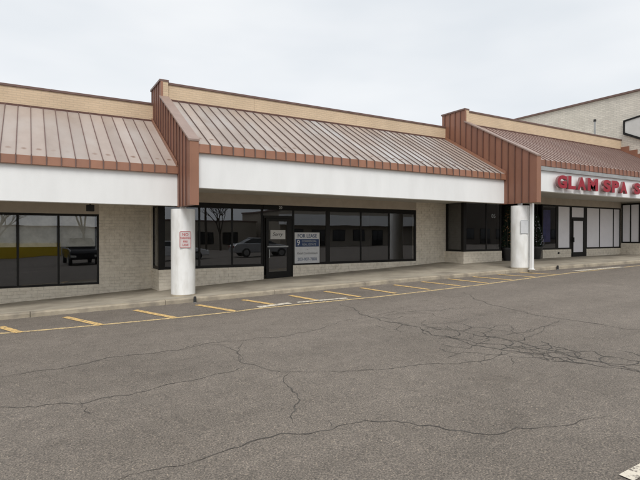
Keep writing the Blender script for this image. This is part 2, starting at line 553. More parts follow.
# ------------------------------------------------------------------ levels of the ground
def lerp_tab(tab, x):
    if x <= tab[0][0]: return tab[0][1]
    for (a, va), (b, vb) in zip(tab, tab[1:]):
        if x <= b:
            u = (x - a) / (b - a)
            return va + (vb - va) * u
    return tab[-1][1]
def smooth_tab(tab, x, h=1.2):
    return sum(lerp_tab(tab, x + d * h) for d in (-1, -0.5, 0, 0.5, 1)) / 5
ROAD = [(-200, -3.6), (-60, -3.2), (-8, -2.17), (-0.6, -1.915), (3.8, -1.765), (7.5, -1.62), (10.5, -1.525), (13.8, -1.415), (18, -1.305), (23.2, -1.19), (35, -1.0), (60, -0.8), (250, -0.6)]
WALLB = [(-12, -2.5), (-0.74, -1.94), (3.5, -1.72), (4.7, -1.62), (7.5, -1.49), (14, -1.235), (15.8, -1.14), (18, -1.11), (23.5, -1.05), (30, -1.0), (60, -0.7)]
def curb_y(x): return 13.08 - 0.081 * (x + 0.58)
def road_z(x, y):
    yy = max(-60.0, min(14.0, y))
    return smooth_tab(ROAD, x) + 0.0154 * (yy - 12.3)
def wall_line(x): return 16.62 - 0.0885 * (x + 2.6)
def walk_z(x, y):
    yc = curb_y(x)
    zc = road_z(x, yc) + 0.125
    t = max(0.0, min(1.15, (y - yc) / (wall_line(x) - yc)))
    return zc + (smooth_tab(WALLB, x, 0.6) - zc) * t

def gp(px, py):
    """point of the lot seen by the photographer at a pixel of the photograph"""
    a, b = (px - 320) / F_PX, (py - 240) / F_PX
    fw = Vector((sin(YAW) * cos(PITCH), cos(YAW) * cos(PITCH), sin(PITCH)))
    r = Vector((cos(YAW), -sin(YAW), 0))
    u = r.cross(fw)
    d = fw + r * a - u * b
    t = 10.0
    for _ in range(40):
        t += (road_z(d.x * t, d.y * t) - d.z * t) / d.z * 0.8
    return Vector((d.x * t, d.y * t))

# ------------------------------------------------------------------ setting: lot, curb, sidewalk
def axis(lo, hi, fine_lo, fine_hi, step, big):
    a = []
    x = lo
    while x < hi:
        a.append(x)
        x += step if fine_lo <= x < fine_hi else big
    a.append(hi)
    return a
xs = axis(-600, 600, -15, 40, 1.0, 15)
ys = axis(-600, 600, -5, 14, 1.0, 15)
ys = sorted(ys + [13.12, 8.5])
def lot_pt(x, y):
    xc = max(-30.0, min(66.0, x))
    k = max(0.0, min(1.0, (y - 5) / 5)) * max(0.0, min(1.0, (30 - y) / 10))
    yy = y + (curb_y(xc) + 0.02 - 13.0) * k        # the row y = 13 follows the curb; beyond it the bed drops under the walk
    return (x, yy, road_z(x, yy) - (0.6 if y > 13.05 else 0.0))
lot = MB()
lot.v = [lot_pt(x, y) for x in xs for y in ys]
ny = len(ys)
lot.f = [(i * ny + j, (i + 1) * ny + j, (i + 1) * ny + j + 1, i * ny + j + 1) for i in range(len(xs) - 1) for j in range(ny - 1)]
tag(lot.build('parking_lot', M['asphalt'], smooth=True), 'worn grey asphalt parking lot with cracks', kind='structure')

X0, X1 = -24.0, 62.0
cx = [X0 + 0.5 * i for i in range(int((X1 - X0) / 0.5) + 1)]
sw = MB()
ts = [0.0, 0.25, 0.5, 0.75, 1.0, 1.3]
for x in cx:
    for t in ts:
        y = curb_y(x) + 0.15 + (wall_line(x) - curb_y(x)) * t
        sw.v.append((x, y, walk_z(x, y)))
n = len(ts)
sw.f = [(i * n + j, (i + 1) * n + j, (i + 1) * n + j + 1, i * n + j + 1) for i in range(len(cx) - 1) for j in range(n - 1)]
tag(sw.build('sidewalk', M['walk'], smooth=True), 'tan concrete sidewalk sloping along the storefronts', kind='structure')

def curb_piece(a, b):
    mb = MB()
    prof = [(0.0, -0.35, 0), (0.012, -0.03, 1), (0.035, 0.0, 1), (0.15, 0.004, 1), (0.15, -0.35, 0)]
    pts = []
    for x in (a, (a + b) / 2, b):
        yc = curb_y(x)
        for dy, dz, _ in prof:
            pts.append((x, yc + dy, walk_z(x, yc + 0.15) + dz if True else 0))
    m = len(prof)
    fs = []
    for i in range(2):
        for j in range(m - 1):
            fs.append((i * m + j, (i + 1) * m + j, (i + 1) * m + j + 1, i * m + j + 1))
    fs += [tuple(range(m)), tuple(range(2 * m, 3 * m))[::-1]]
    mb.add(pts, fs)
    return mb
ce = empty('curb')
tag(ce, 'weathered concrete curb along the sidewalk edge', kind='structure')
x = X0
while x < X1:
    curb_piece(x + 0.005, x + 2.995).build('curb_stone', M['curb'], ce)
    x += 3.0

# painted markings: sheets 4 mm above the asphalt
def strip(pts, width, name, m, lift=0.004, label=None, ret=False, kind='structure'):
    P = []
    for a, b in zip(pts, pts[1:]):
        k = max(1, int((b - a).length / 0.4))
        P += [a.lerp(b, i / k) for i in range(k)]
    P.append(pts[-1])
    mb = MB()
    vs, fs = [], []
    for i, p in enumerate(P):
        d = (P[min(i + 1, len(P) - 1)] - P[max(i - 1, 0)]).normalized()
        nrm = Vector((-d.y, d.x)) * width / 2
        for q in (p + nrm, p - nrm):
            vs.append((q.x, q.y, road_z(q.x, q.y) + lift))
    fs = [(2 * i, 2 * i + 1, 2 * i + 3, 2 * i + 2) for i in range(len(P) - 1)]
    mb.add(vs, fs)
    return tag(mb.build(name, m), label, kind=kind)
line = [gp(*q) for q in ((-60, 338.5), (0, 333.5), (22, 332), (100, 325), (175, 318), (235, 311.7), (258, 308.6), (345, 300), (380, 296.7), (481, 284.8), (575, 272.5), (640, 265.6), (690, 261))]
strip(line, 0.11, 'fire_lane_line', M['ythin'], 0.004, 'thin worn yellow line running parallel to the curb')
bars = [((-24, 333), (-60, 336)), ((0, 326.9), (20, 332.8)), ((65, 317.2), (101.5, 325.3)), ((135, 310.3), (175, 318)), ((197, 305), (234.7, 311.3)), ((243, 300), (278, 305.3)),
        ((290, 295.6), (320, 301)), ((325, 291.5), (360, 297)), ((361, 288), (396, 293.5)), ((394, 285), (430, 289.7)), ((422, 281.8), (460, 286)),
        ((448, 279), (487, 283.2)), ((473, 276.8), (512, 280.2)), ((498, 274.6), (535, 277.2)), ((520, 272.7), (556, 274.6))]
for i, (a, b) in enumerate(bars[1:]):
    strip([gp(*a), gp(*b)], 0.145, 'hatch_stripe', M['yline'], 0.008, kind='structure')
strip([gp(258, 307.6), gp(290, 303.4)], 0.22, 'white_stripe', M['wline'], 0.012)
strip([gp(297, 302.8), gp(347, 298.4)], 0.16, 'white_stripe', M['wline'], 0.012)
strip([gp(575, 271.2), gp(622, 267.2)], 0.26, 'white_stripe', M['wline'], 0.012)
strip([gp(626, 479), gp(650, 466), gp(720, 430)], 0.11, 'white_stripe', M['wline'], 0.012)

# cracks: jagged ribbons lying on the lot
rc = random.Random(5)
ck = MB()
def jag(a, b, amp, depth):
    if depth == 0: return [a]
    m = a.lerp(b, 0.5 + rc.uniform(-0.1, 0.1))
    d = b - a
    m = m + Vector((-d.y, d.x)) * rc.uniform(-amp, amp)
    return jag(a, m, amp, depth - 1) + jag(m, b, amp, depth - 1)
def crack(pts, width=0.018, amp=0.15, taper=True):
    P = []
    for a, b in zip(pts, pts[1:]):
        L = (b - a).length
        dep = max(1, min(7, int(math.log2(max(L, 0.1) / 0.055))))
        P += jag(a, b, amp, dep)
    P.append(pts[-1])
    vs = []
    N = len(P)
    for i, p in enumerate(P):
        d = (P[min(i + 1, N - 1)] - P[max(i - 1, 0)])
        d = d.normalized() if d.length > 1e-6 else Vector((1, 0))
        ww = width * rc.uniform(0.25, 1.1) * (min(1, 0.3 + 3.0 * min(i, N - 1 - i) / N) if taper else 1.0)
        nr = Vector((-d.y, d.x)) * ww / 2
        for q in (p + nr, p - nr):
            vs.append((q.x, q.y, road_z(q.x, q.y) + 0.003))
    ck.add(vs, [(2 * i, 2 * i + 1, 2 * i + 3, 2 * i + 2) for i in range(N - 1)])
px_cracks = [
    (0.020, [(-30, 381), (0, 377), (45, 370), (100, 360), (160, 352), (235, 341), (320, 329), (370, 317)]),
    (0.022, [(-30, 408), (0, 407), (55, 404), (80, 404), (130, 395), (190, 381), (245, 367)]),
    (0.014, [(80, 404), (94, 415)]), (0.012, [(76, 400), (82, 404), (78, 410)]),
    (0.018, [(220, 345), (240, 362), (260, 367), (290, 372), (320, 372)]),
    (0.024, [(290, 372), (287, 385), (300, 400), (291, 415), (296, 426)]),
    (0.020, [(105, 484), (165, 467), (240, 447), (320, 431), (365, 420), (420, 426), (490, 435), (550, 427), (605, 417)]),
    (0.012, [(328, 420), (332, 428)]),
    (0.020, [(320, 372), (365, 370), (445, 364), (500, 355), (545, 352)]),
    (0.034, [(340, 304), (355, 310), (370, 317), (420, 327), (465, 342), (520, 352), (570, 362), (640, 372), (700, 378)]),
    (0.028, [(420, 325), (465, 332), (520, 342), (560, 352), (600, 362), (660, 366)]),
    (0.026, [(465, 292), (485, 302), (520, 311), (570, 320), (640, 330), (700, 338)]),
    (0.016, [(517, 333), (540, 327), (560, 324)]), (0.016, [(480, 318), (460, 322), (430, 324)]),
    (0.016, [(560, 320), (545, 326), (525, 338), (515, 348)]),
    (0.014, [(370, 317), (400, 313), (440, 311), (485, 302)]),
    (0.014, [(240, 362), (236, 352), (242, 343)]), (0.012, [(225, 345), (200, 343), (180, 350)])]
for wd, pts in px_cracks:
    crack([gp(*q) for q in pts], wd * 1.0)
# alligator web along the two long cracks
from mathutils.geometry import delaunay_2d_cdt
def web(p0, p1, half, cell, width, keep=0.8):
    """polygonal fatigue cracking: edges of random Voronoi cells in a ragged band"""
    a, b = gp(*p0), gp(*p1)
    d = b - a
    L = d.length
    d = d.normalized()
    nr = Vector((-d.y, d.x))
    n = int((L + 2) * (2 * half + 2) / (cell * cell))
    P = []
    for _ in range(n * 6):
        q = Vector((rc.uniform(-1, L + 1), rc.uniform(-half - 1, half + 1)))
        if all((q - o).length > cell * 0.55 for o in P): P.append(q)
        if len(P) >= n: break
    vs, _, tris, *_r = delaunay_2d_cdt(P, [], [], 0, 1e-5)
    cc, em = [], {}
    for ti, t in enumerate(tris):
        A, B, D_ = (vs[i] for i in t[:3])
        dd = 2 * (A.x * (B.y - D_.y) + B.x * (D_.y - A.y) + D_.x * (A.y - B.y)) or 1e-9
        ux = (A.length_squared * (B.y - D_.y) + B.length_squared * (D_.y - A.y) + D_.length_squared * (A.y - B.y)) / dd
        uy = (A.length_squared * (D_.x - B.x) + B.length_squared * (A.x - D_.x) + D_.length_squared * (B.x - A.x)) / dd
        cc.append(Vector((ux, uy)))
        for i in range(3):
            em.setdefault(tuple(sorted((t[i], t[(i + 1) % 3]))), []).append(ti)
    ph = rc.uniform(0, 6)
    for tt in em.values():
        if len(tt) < 2: continue
        q0, q1 = cc[tt[0]], cc[tt[1]]
        m = (q0 + q1) / 2
        if m.x < 0 or m.x > L or (q1 - q0).length > cell * 2: continue
        w_ = half * max(0.0, sin(pi * min(1, max(0, m.x / L)))) ** 0.5 * (0.7 + 0.4 * sin(m.x * 2.3 + ph + (1.5 if m.y > 0 else 0)))
        if abs(m.y) > w_ or rc.random() > keep: continue
        crack([a + d * q0.x + nr * q0.y, a + d * q1.x + nr * q1.y], width * (1.2 - 0.7 * abs(m.y) / half), 0.16, False)
web((376, 316), (480, 341), 0.75, 0.50, 0.016, 0.75)
web((425, 328), (700, 376), 1.35, 0.42, 0.019, 0.88)
web((350, 313), (455, 315), 0.45, 0.45, 0.013, 0.65)
web((500, 346), (585, 362), 0.55, 0.26, 0.017, 0.85)
tag(ck.build('asphalt_crack', M['crack']), 'dark jagged cracks and alligator cracking spreading over the asphalt', kind='stuff')

# ------------------------------------------------------------------ the row of shops
PITCHX, STEP_Y, STEP_Z = 12.18, 1.08, 0.43
BX = [-8.68, 3.50, 15.68, 27.86]
W = [16.62, 15.54, 14.46, 13.38]
E = [13.45, 12.37, 11.29, 10.21]
BEAM = [0.82, 1.24, 1.665, 2.05]
EB = [1.70, 2.145, 2.60]
ET = [1.91, 2.37, 2.83]
PT = [4.37, 4.79, 5.28]
RP = R(30.5)
RUN = 3.15
FIN = 0.23
SEAM = (PITCHX - FIN) / 38

def bricks(mb, face, u0, u1, z0, z1, pos, bw=0.30, bh=0.10, gap=0.007, proud=0.010, rnd=random.Random(3)):
    """running bond of real bricks on a wall face; face 'y-' looks towards -Y, 'x-' towards -X"""
    row = 0
    z = z0
    while z < z1 - 0.01:
        zt = min(z + bh - gap, z1)
        u = u0 - (bw / 2 if row % 2 else 0)
        while u < u1:
            a, b = max(u, u0), min(u + bw - gap, u1)
            if b - a > 0.02:
                pr = proud + rnd.uniform(-0.004, 0.005)
                if face == 'y-': mb.box(a, b, pos - pr, pos + 0.002, z, zt)
                else: mb.box(pos - pr, pos + 0.002, a, b, z, zt)
            u += bw
        z += bh
        row += 1

def wall_part(parent, name, x0, x1, y0, y1, z0, z1, faces=('y-',), material='block', zlow=None):
    mb = MB()
    mb.box(x0, x1, y0, y1, z0, z1)
    wl = mb.build(name, M['mortar'], parent)
    bk = MB()
    zl = zlow if zlow is not None else z0
    if 'y-' in faces: bricks(bk, 'y-', x0, x1, zl, z1, y0)
    if 'x-' in faces: bricks(bk, 'x-', y0 - 0.012, y1, zl, z1, x0)
    tag(bk.build('brickwork', M[material], wl), kind='stuff')
    return wl

def storefront(parent, x0, x1, y, z0, z1, mull, head=0.10, jamb=0.06, wide={}, blinds=(), axis='x', name='window', sill=0.07):
    """aluminium frame, mullions and panes; runs along x (facing -Y) or along y (facing -X)"""
    d0, d1 = -0.028, 0.05
    def bx(mb, a, b, c, d, z, zz, mi=0):
        if axis == 'x': mb.box(a, b, y + c, y + d, z, zz, mi)
        else: mb.box(y + c, y + d, a, b, z, zz, mi)
    fr = MB()
    bx(fr, x0, x0 + jamb, d0, d1, z0, z1)
    bx(fr, x1 - jamb, x1, d0, d1, z0, z1)
    bx(fr, x0 + jamb, x1 - jamb, d0, d1, z1 - head, z1)
    bx(fr, x0 + jamb, x1 - jamb, d0, d1, z0, z0 + sill)
    wn = fr.build(name, M['frame'], parent)
    edges = [x0 + jamb]
    for m_ in mull:
        hw = wide.get(m_, 0.03)
        mb = MB()
        bx(mb, m_ - hw, m_ + hw, d0 + 0.003, d1 - 0.003, z0 + sill, z1 - head)
        mb.build('mullion', M['frame'], wn)
        edges += [m_ - hw, m_ + hw]
    edges.append(x1 - jamb)
    for i in range(0, len(edges), 2):
        mb = MB()
        bx(mb, edges[i], edges[i + 1], -0.006, 0.006, z0 + sill, z1 - head)
        white = i // 2 in blinds
        pn_ = mb.build('pane', M['film'] if white else M['glass'], wn)
        if white and i == 0: pn_['label'] = 'pane covered with white film'
    return wn

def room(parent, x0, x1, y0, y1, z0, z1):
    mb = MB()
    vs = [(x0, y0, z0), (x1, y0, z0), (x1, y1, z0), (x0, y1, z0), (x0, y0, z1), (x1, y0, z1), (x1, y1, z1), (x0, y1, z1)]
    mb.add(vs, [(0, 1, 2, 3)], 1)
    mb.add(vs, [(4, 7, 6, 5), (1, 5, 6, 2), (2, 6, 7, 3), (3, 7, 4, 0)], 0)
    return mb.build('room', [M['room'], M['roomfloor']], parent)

# shared panel meshes
SL = RUN / cos(RP)
def panel_mesh(m):
    mb = MB()
    wdt = SEAM
    mb.box(0, wdt, 0, SL, -0.02, 0.0)
    return mb.mesh('roof_panel', m)
def seam_mesh(m):
    mb = MB()
    mb.prism_y(-0.012, SL, [(-0.011, 0.0), (0.011, 0.0), (0.007, 0.030), (-0.007, 0.030)])
    return mb.mesh('roof_seam', m)
def eave_mesh(h):
    mb = MB()
    # folded edge: front plate with a small drip at the foot
    mb.prism_x(0.012, SEAM - 0.012, [(-0.03, -h), (-0.018, -h - 0.012), (0.0, -h), (0.06, -h), (0.06, -0.035), (0.0, 0.0), (-0.012, -0.004)])
    mb.box(0, SEAM, -0.012, 0.055, -h + 0.002, -0.03)
    return mb

def gable(parent, k):
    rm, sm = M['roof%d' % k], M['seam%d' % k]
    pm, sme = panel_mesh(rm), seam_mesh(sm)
    h = ET[k] - EB[k]
    em = eave_mesh(h).mesh('eave_fascia', M['copper'] if k < 2 else M['copper_dark'])
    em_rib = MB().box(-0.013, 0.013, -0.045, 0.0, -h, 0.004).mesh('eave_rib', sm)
    x = BX[k] + FIN
    for i in range(38):
        inst('roof_panel', pm, parent, (x, E[k], ET[k]), (RP, 0, 0))
        inst('eave_fascia', em, parent, (x, E[k], ET[k]))
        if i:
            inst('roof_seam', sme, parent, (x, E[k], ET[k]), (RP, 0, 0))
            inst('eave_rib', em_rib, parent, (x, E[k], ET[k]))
        x += SEAM

units = [
    ('shop_unit', 'lowest shop at the left end with dark panes above pale bricks', 'shop'),
    ('shop_unit', 'vacant middle shop with a dark door and long dark windows', 'shop'),
    ('shop_unit', 'highest shop at the right with white film over most of its panes', 'shop')]
U = []
for k in range(3):
    x0, x1 = BX[k], BX[k + 1]
    u = empty(units[k][0], ((x0 + x1) / 2, W[k], lerp_tab(WALLB, (x0 + x1) / 2)), 0, units[k][1], units[k][2], 'stepped shops of the row')
    bpy.context.view_layer.update()
    # parts are modelled in world coordinates: undo the empty's offset
    class P: pass
    off = Vector(u.location)
    holder = u
    U.append(u)

def fix_children(u):
    off = Vector(u.location)
    for ch in u.children:
        ch.location = Vector(ch.location) - off

def common(k):
    u = U[k]
    x0, x1 = BX[k], BX[k + 1]
    gable(u, k)
    zr = ET[k] + RUN * tan(RP)
    # parapet brick with coping
    pb = MB()
    xs_ = [x0 + FIN, x0 + FIN + (PITCHX - FIN) * 0.245, x0 + FIN + (PITCHX - FIN) * 0.60, x1]
    for a, b in zip(xs_, xs_[1:]):
        pb.box(a + (0.006 if a > x0 + FIN else 0), b, W[k] - 0.02, W[k] + 0.25, zr - 0.12, PT[k] - 0.07)
    pb.box(x0 + FIN, x1, W[k] + 0.0, W[k] + 0.24, zr - 0.10, PT[k] - 0.075)
    par = pb.build('parapet', M['brick'], u)
    cp = MB()
    a = x0 + FIN
    while a < x1 - 0.1:
        b = min(a + 3.0, x1)
        cp.box(a + 0.003, b, W[k] - 0.05, W[k] + 0.28, PT[k] - 0.07, PT[k])
        a += 3.0
    cp.build('coping', M['coping'], par, bevel=0.006)
    fl = MB().box(x0 + FIN, x1, W[k] - 0.045, W[k] - 0.021, zr - 0.06, zr + 0.045)
    fl.build('flashing', M['batten'], par)
    # flat roof and back of the building
    MB().box(x0 + 0.02, x1, W[k] + 0.25, 30.0, 3.2 + STEP_Z * k, 3.45 + STEP_Z * k).build('flat_roof', M['cmu'], u)
    MB().box(x0 + 0.02, x1, 30.0, 30.25, -3.0, PT[k] - 0.3).build('back_wall', M['cmu'], u)
    # white fascia beam and soffit
    bm_ = MB().box(x0 + FIN, x1, E[k] + 0.06, E[k] + 0.30, BEAM[k], EB[k] + 0.06)
    bm_.build('fascia_beam', M['white'], u, bevel=0.008)
    MB().box(x0 + 0.002, x1, E[k] + 0.30, W[k] + 0.1, BEAM[k] + 0.16, BEAM[k] + 0.20).build('soffit', M['soffit'], u)

# --- left shop
u = U[0]
common(0)
z_s, z_t = -1.51, 0.67
sx0, sx1 = -3.55, 1.86
storefront(u, sx0, sx1, W[0], z_s, z_t, [-2.45, -1.37, -0.30, 0.745], head=0.07, sill=0.06)
hbx = [sx0 + 0.06, -2.45, -1.37, -0.30, 0.745, sx1 - 0.06]
for a, b in zip(hbx, hbx[1:]):
    MB().box(a + 0.045, b - 0.045, W[0] + 0.10, W[0] + 0.115, -0.33, z_t - 0.07).build('half_blind', M['halfblind'], u)
wall_part(u, 'low_wall', sx0, sx1, W[0] - 0.02, W[0] + 0.22, -2.9, z_s, zlow=-2.41)
wall_part(u, 'wall', sx1, 3.50, W[0] - 0.02, W[0] + 0.22, -2.9, BEAM[0] + 0.16, zlow=-2.41)
wall_part(u, 'wall', BX[0], sx0, W[0] - 0.02, W[0] + 0.22, -3.2, BEAM[0] + 0.16, zlow=-2.71)
MB().box(sx0, sx1, W[0] - 0.03, W[0] + 0.22, z_t, BEAM[0] + 0.16).build('header', M['header'], u)
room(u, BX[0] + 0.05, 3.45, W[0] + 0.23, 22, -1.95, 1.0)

# --- middle shop
u = U[1]
common(1)
z_s, z_t = -1.06, 1.08
dl, dr = 6.97, 8.12
storefront(u, 3.56, dl, W[1], z_s, z_t, [4.72, 5.84], head=0.17, jamb=0.07, sill=0.09)
storefront(u, dr, 13.97, W[1], z_s, z_t, [9.62, 11.14, 12.54], head=0.17, jamb=0.07, wide={9.62: 0.085}, sill=0.09)
storefront(u, W[1] + 0.05, W[0] - 0.10, 3.50, z_s, z_t, [], head=0.17, jamb=0.07, axis='y', sill=0.09)
MB().box(3.42, 3.56, W[1] - 0.065, W[1] + 0.05, z_s, z_t).build('corner_post', M['frame'], u)
wall_part(u, 'low_wall', 3.44, dl, W[1] - 0.05, W[1] + 0.2, -2.6, z_s, zlow=-2.06)
wall_part(u, 'low_wall', dr, 13.97, W[1] - 0.05, W[1] + 0.2, -2.6, z_s, zlow=-2.06)
wall_part(u, 'return_wall', 3.44, 3.60, W[1] + 0.2, W[0] - 0.022, -2.6, z_s, faces=('x-',), zlow=-2.06)
bk = MB()
bricks(bk, 'x-', W[1] - 0.062, W[1] + 0.2, -2.06, z_s, 3.44)
tag(bk.build('brickwork', M['block'], u), kind='stuff')
MB().box(3.42, 3.58, W[0] - 0.10, W[0] - 0.022, z_s, z_t).build('jamb_strip', M['block'], u)
wall_part(u, 'wall', 13.97, 15.68, W[1] - 0.05, W[1] + 0.2, -2.6, BEAM[1] + 0.16, zlow=-2.06)
MB().box(3.44, 13.97, W[1] - 0.055, W[1] + 0.2, z_t, BEAM[1] + 0.16).build('header', M['header'], u)
MB().box(3.44, 3.60, W[1] + 0.2, W[0] - 0.022, z_t, BEAM[1] + 0.16).build('header', M['header'], u)
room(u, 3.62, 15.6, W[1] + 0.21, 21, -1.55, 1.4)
# door of the vacant shop, transom above
zd0, zd1 = -1.50, 0.62
tr = MB()
tr.box(dl, dr, W[1] - 0.06, W[1] + 0.05, z_t - 0.17, z_t)
tr.box(dl, dr, W[1] - 0.06, W[1] + 0.05, zd1, zd1 + 0.09)
tr.box(dl, dl + 0.03, W[1] - 0.06, W[1] + 0.05, -1.6, zd1)
tr.box(dr - 0.03, dr, W[1] - 0.06, W[1] + 0.05, -1.6, zd1)
tw = tr.build('door_frame', M['frame'], u)
MB().box(dl, dr, W[1] - 0.006, W[1] + 0.006, zd1 + 0.09, z_t - 0.17).build('transom_pane', M['glass'], tw)
nm = text_mesh('20', 0.13, M['signwhite'], 0.002)
inst('house_number', nm, tw, (7.62, W[1] - 0.066, z_t - 0.09), (R(90), 0, 0))
def glass_door(parent, x0, x1, y, z0, z1, pane=True, backing=None):
    f = MB()
    f.box(x0, x0 + 0.10, y - 0.03, y + 0.02, z0, z1)
    f.box(x1 - 0.10, x1, y - 0.03, y + 0.02, z0, z1)
    f.box(x0 + 0.10, x1 - 0.10, y - 0.03, y + 0.02, z1 - 0.11, z1)
    f.box(x0 + 0.10, x1 - 0.10, y - 0.03, y + 0.02, z0, z0 + 0.24)
    d = f.build('door', M['frame'], parent, bevel=0.004)
    MB().box(x0 + 0.10, x1 - 0.10, y - 0.018, y - 0.008, z0 + 0.24, z1 - 0.11).build('pane', M[backing or 'glass'], d)
    return d
d = glass_door(u, dl + 0.10, dr - 0.14, W[1] - 0.02, zd0, zd1 - 0.005)
MB().box(dr - 0.135, dr - 0.035, W[1] - 0.04, W[1] + 0.02, zd0, zd1).build('side_stile', M['frame'], u)
MB().box(dl + 0.14, dr - 0.20, W[1] - 0.075, W[1] - 0.055, -0.40, -0.355).build('push_bar', M['steel'], d)
hd = MB()
hd.tube((dl + 0.20, W[1] - 0.10, -0.78), (dl + 0.20, W[1] - 0.10, -0.48), 0.016)
hd.tube((dl + 0.20, W[1] - 0.10, -0.76), (dl + 0.20, W[1] - 0.04, -0.76), 0.012)
hd.tube((dl + 0.20, W[1] - 0.10, -0.50), (dl + 0.20, W[1] - 0.04, -0.50), 0.012)
hd.build('handle', M['steel'], d, smooth=True)
MB().box(dl, dr, W[1] - 0.12, W[1] + 0.1, -1.62, -1.50).build('threshold', M['curb'], u)

# --- right shop
u = U[2]
common(2)
z_s, z_t = -0.67, 1.50
storefront(u, 15.74, 18.02, W[2], z_s, z_t, [17.06], head=0.10, jamb=0.07, sill=0.08)
storefront(u, W[2] + 0.05, W[1] - 0.12, 15.68, z_s, z_t, [], head=0.10, jamb=0.07, axis='y', sill=0.08)
MB().box(15.60, 15.74, W[2] - 0.065, W[2] + 0.05, z_s, z_t).build('corner_post', M['frame'], u)
wall_part(u, 'low_wall', 15.62, 18.02, W[2] - 0.05, W[2] + 0.2, -2.2, z_s, zlow=-1.67)
wall_part(u, 'return_wall', 15.62, 15.78, W[2] + 0.2, W[1] - 0.052, -2.2, z_s, faces=('x-',), zlow=-1.67)
bk = MB()
bricks(bk, 'x-', W[2] - 0.062, W[2] + 0.2, -1.67, z_s, 15.62)
tag(bk.build('brickwork', M['block'], u), kind='stuff')
storefront(u, 20.94, 23.22, W[2], z_s, z_t, [22.12], head=0.07, jamb=0.07, wide={22.12: 0.09}, blinds=(1,), sill=0.08)
storefront(u, 24.56, 27.80, W[2], z_s, z_t, [25.80, 27.12], head=0.07, jamb=0.07, blinds=(0, 1, 2), sill=0.08)
wall_part(u, 'low_wall', 20.94, 23.22, W[2] - 0.05, W[2] + 0.2, -2.2, z_s, zlow=-1.67)
wall_part(u, 'low_wall', 24.56, 27.84, W[2] - 0.05, W[2] + 0.2, -2.2, z_s, zlow=-1.67)
MB().box(15.62, 27.84, W[2] - 0.055, W[2] + 0.2, z_t, BEAM[2] + 0.16).build('header', M['header'], u)
MB().box(15.62, 15.78, W[2] + 0.2, W[1] - 0.052, z_t, BEAM[2] + 0.16).build('header', M['header'], u)
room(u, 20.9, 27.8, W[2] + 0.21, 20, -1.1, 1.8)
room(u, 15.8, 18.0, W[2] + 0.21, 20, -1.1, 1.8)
# recessed entrance
rec = MB()
rec.box(18.02, 18.12, W[2] + 0.2, W[2] + 1.7, -1.3, z_t)
rec.box(20.84, 20.94, W[2] + 0.2, W[2] + 1.7, -1.3, z_t)
rec.box(18.02, 20.94, W[2] + 1.7, W[2] + 1.8, -1.3, z_t)
rec.build('entrance_recess', M['frame'], u)
for a, b in ((18.5, 19.45), (19.5, 20.45)):
    glass_door(u, a, b, W[2] + 1.66, -1.06, 1.1)
# white blinded door
dl2, dr2 = 23.22, 24.56
t2 = MB()
t2.box(dl2, dl2 + 0.10, W[2] - 0.027, W[2] + 0.05, -1.15, z_t)
t2.box(dr2 - 0.20, dr2, W[2] - 0.027, W[2] + 0.05, -1.15, z_t)
t2.box(dl2 + 0.10, dr2 - 0.20, W[2] - 0.027, W[2] + 0.05, z_t - 0.07, z_t)
t2.box(dl2 + 0.10, dr2 - 0.20, W[2] - 0.027, W[2] + 0.05, 0.86, 0.93)
tf = t2.build('door_frame', M['frame'], u)
MB().box(dl2 + 0.10, dr2 - 0.20, W[2] - 0.006, W[2] + 0.006, 0.93, z_t - 0.07).build('transom_pane', M['film'], tf)
d2 = glass_door(u, dl2 + 0.11, dr2 - 0.21, W[2] - 0.02, -1.06, 0.855, backing='film')
MB().box(dl2 + 0.13, dl2 + 0.19, W[2] - 0.11, W[2] - 0.05, -0.32, -0.08).build('handle', M['black'], d2)
# grey strip under the eave above the sign band
MB().box(BX[2] + FIN + 0.01, BX[3] - 0.02, E[2] - 0.02, E[2] + 0.057, 2.44, 2.585).build('gutter', M['grey'], u)
# hose tap
hb = MB().lathe(0, 0, [(0.05, 0), (0.05, 0.02), (0.02, 0.03), (0.02, 0.09)], 10)
o = hb.build('hose_tap', M['black'], u, loc=(22.15, W[2] - 0.065, -0.84))
o.rotation_euler = (R(90), 0, 0)
# poster leaning in the window left of the blinds
MB().box(21.15, 21.75, W[2] + 0.10, W[2] + 0.12, -0.3, 1.25).build('poster', M['blueposter'], u)
inst('window_number', text_mesh('05', 0.26, M['greyink'], 0.002), u, (17.52, W[2] - 0.012, 0.86), (R(90), 0, 0))

bpy.context.view_layer.update()
for u in U: fix_children(u)

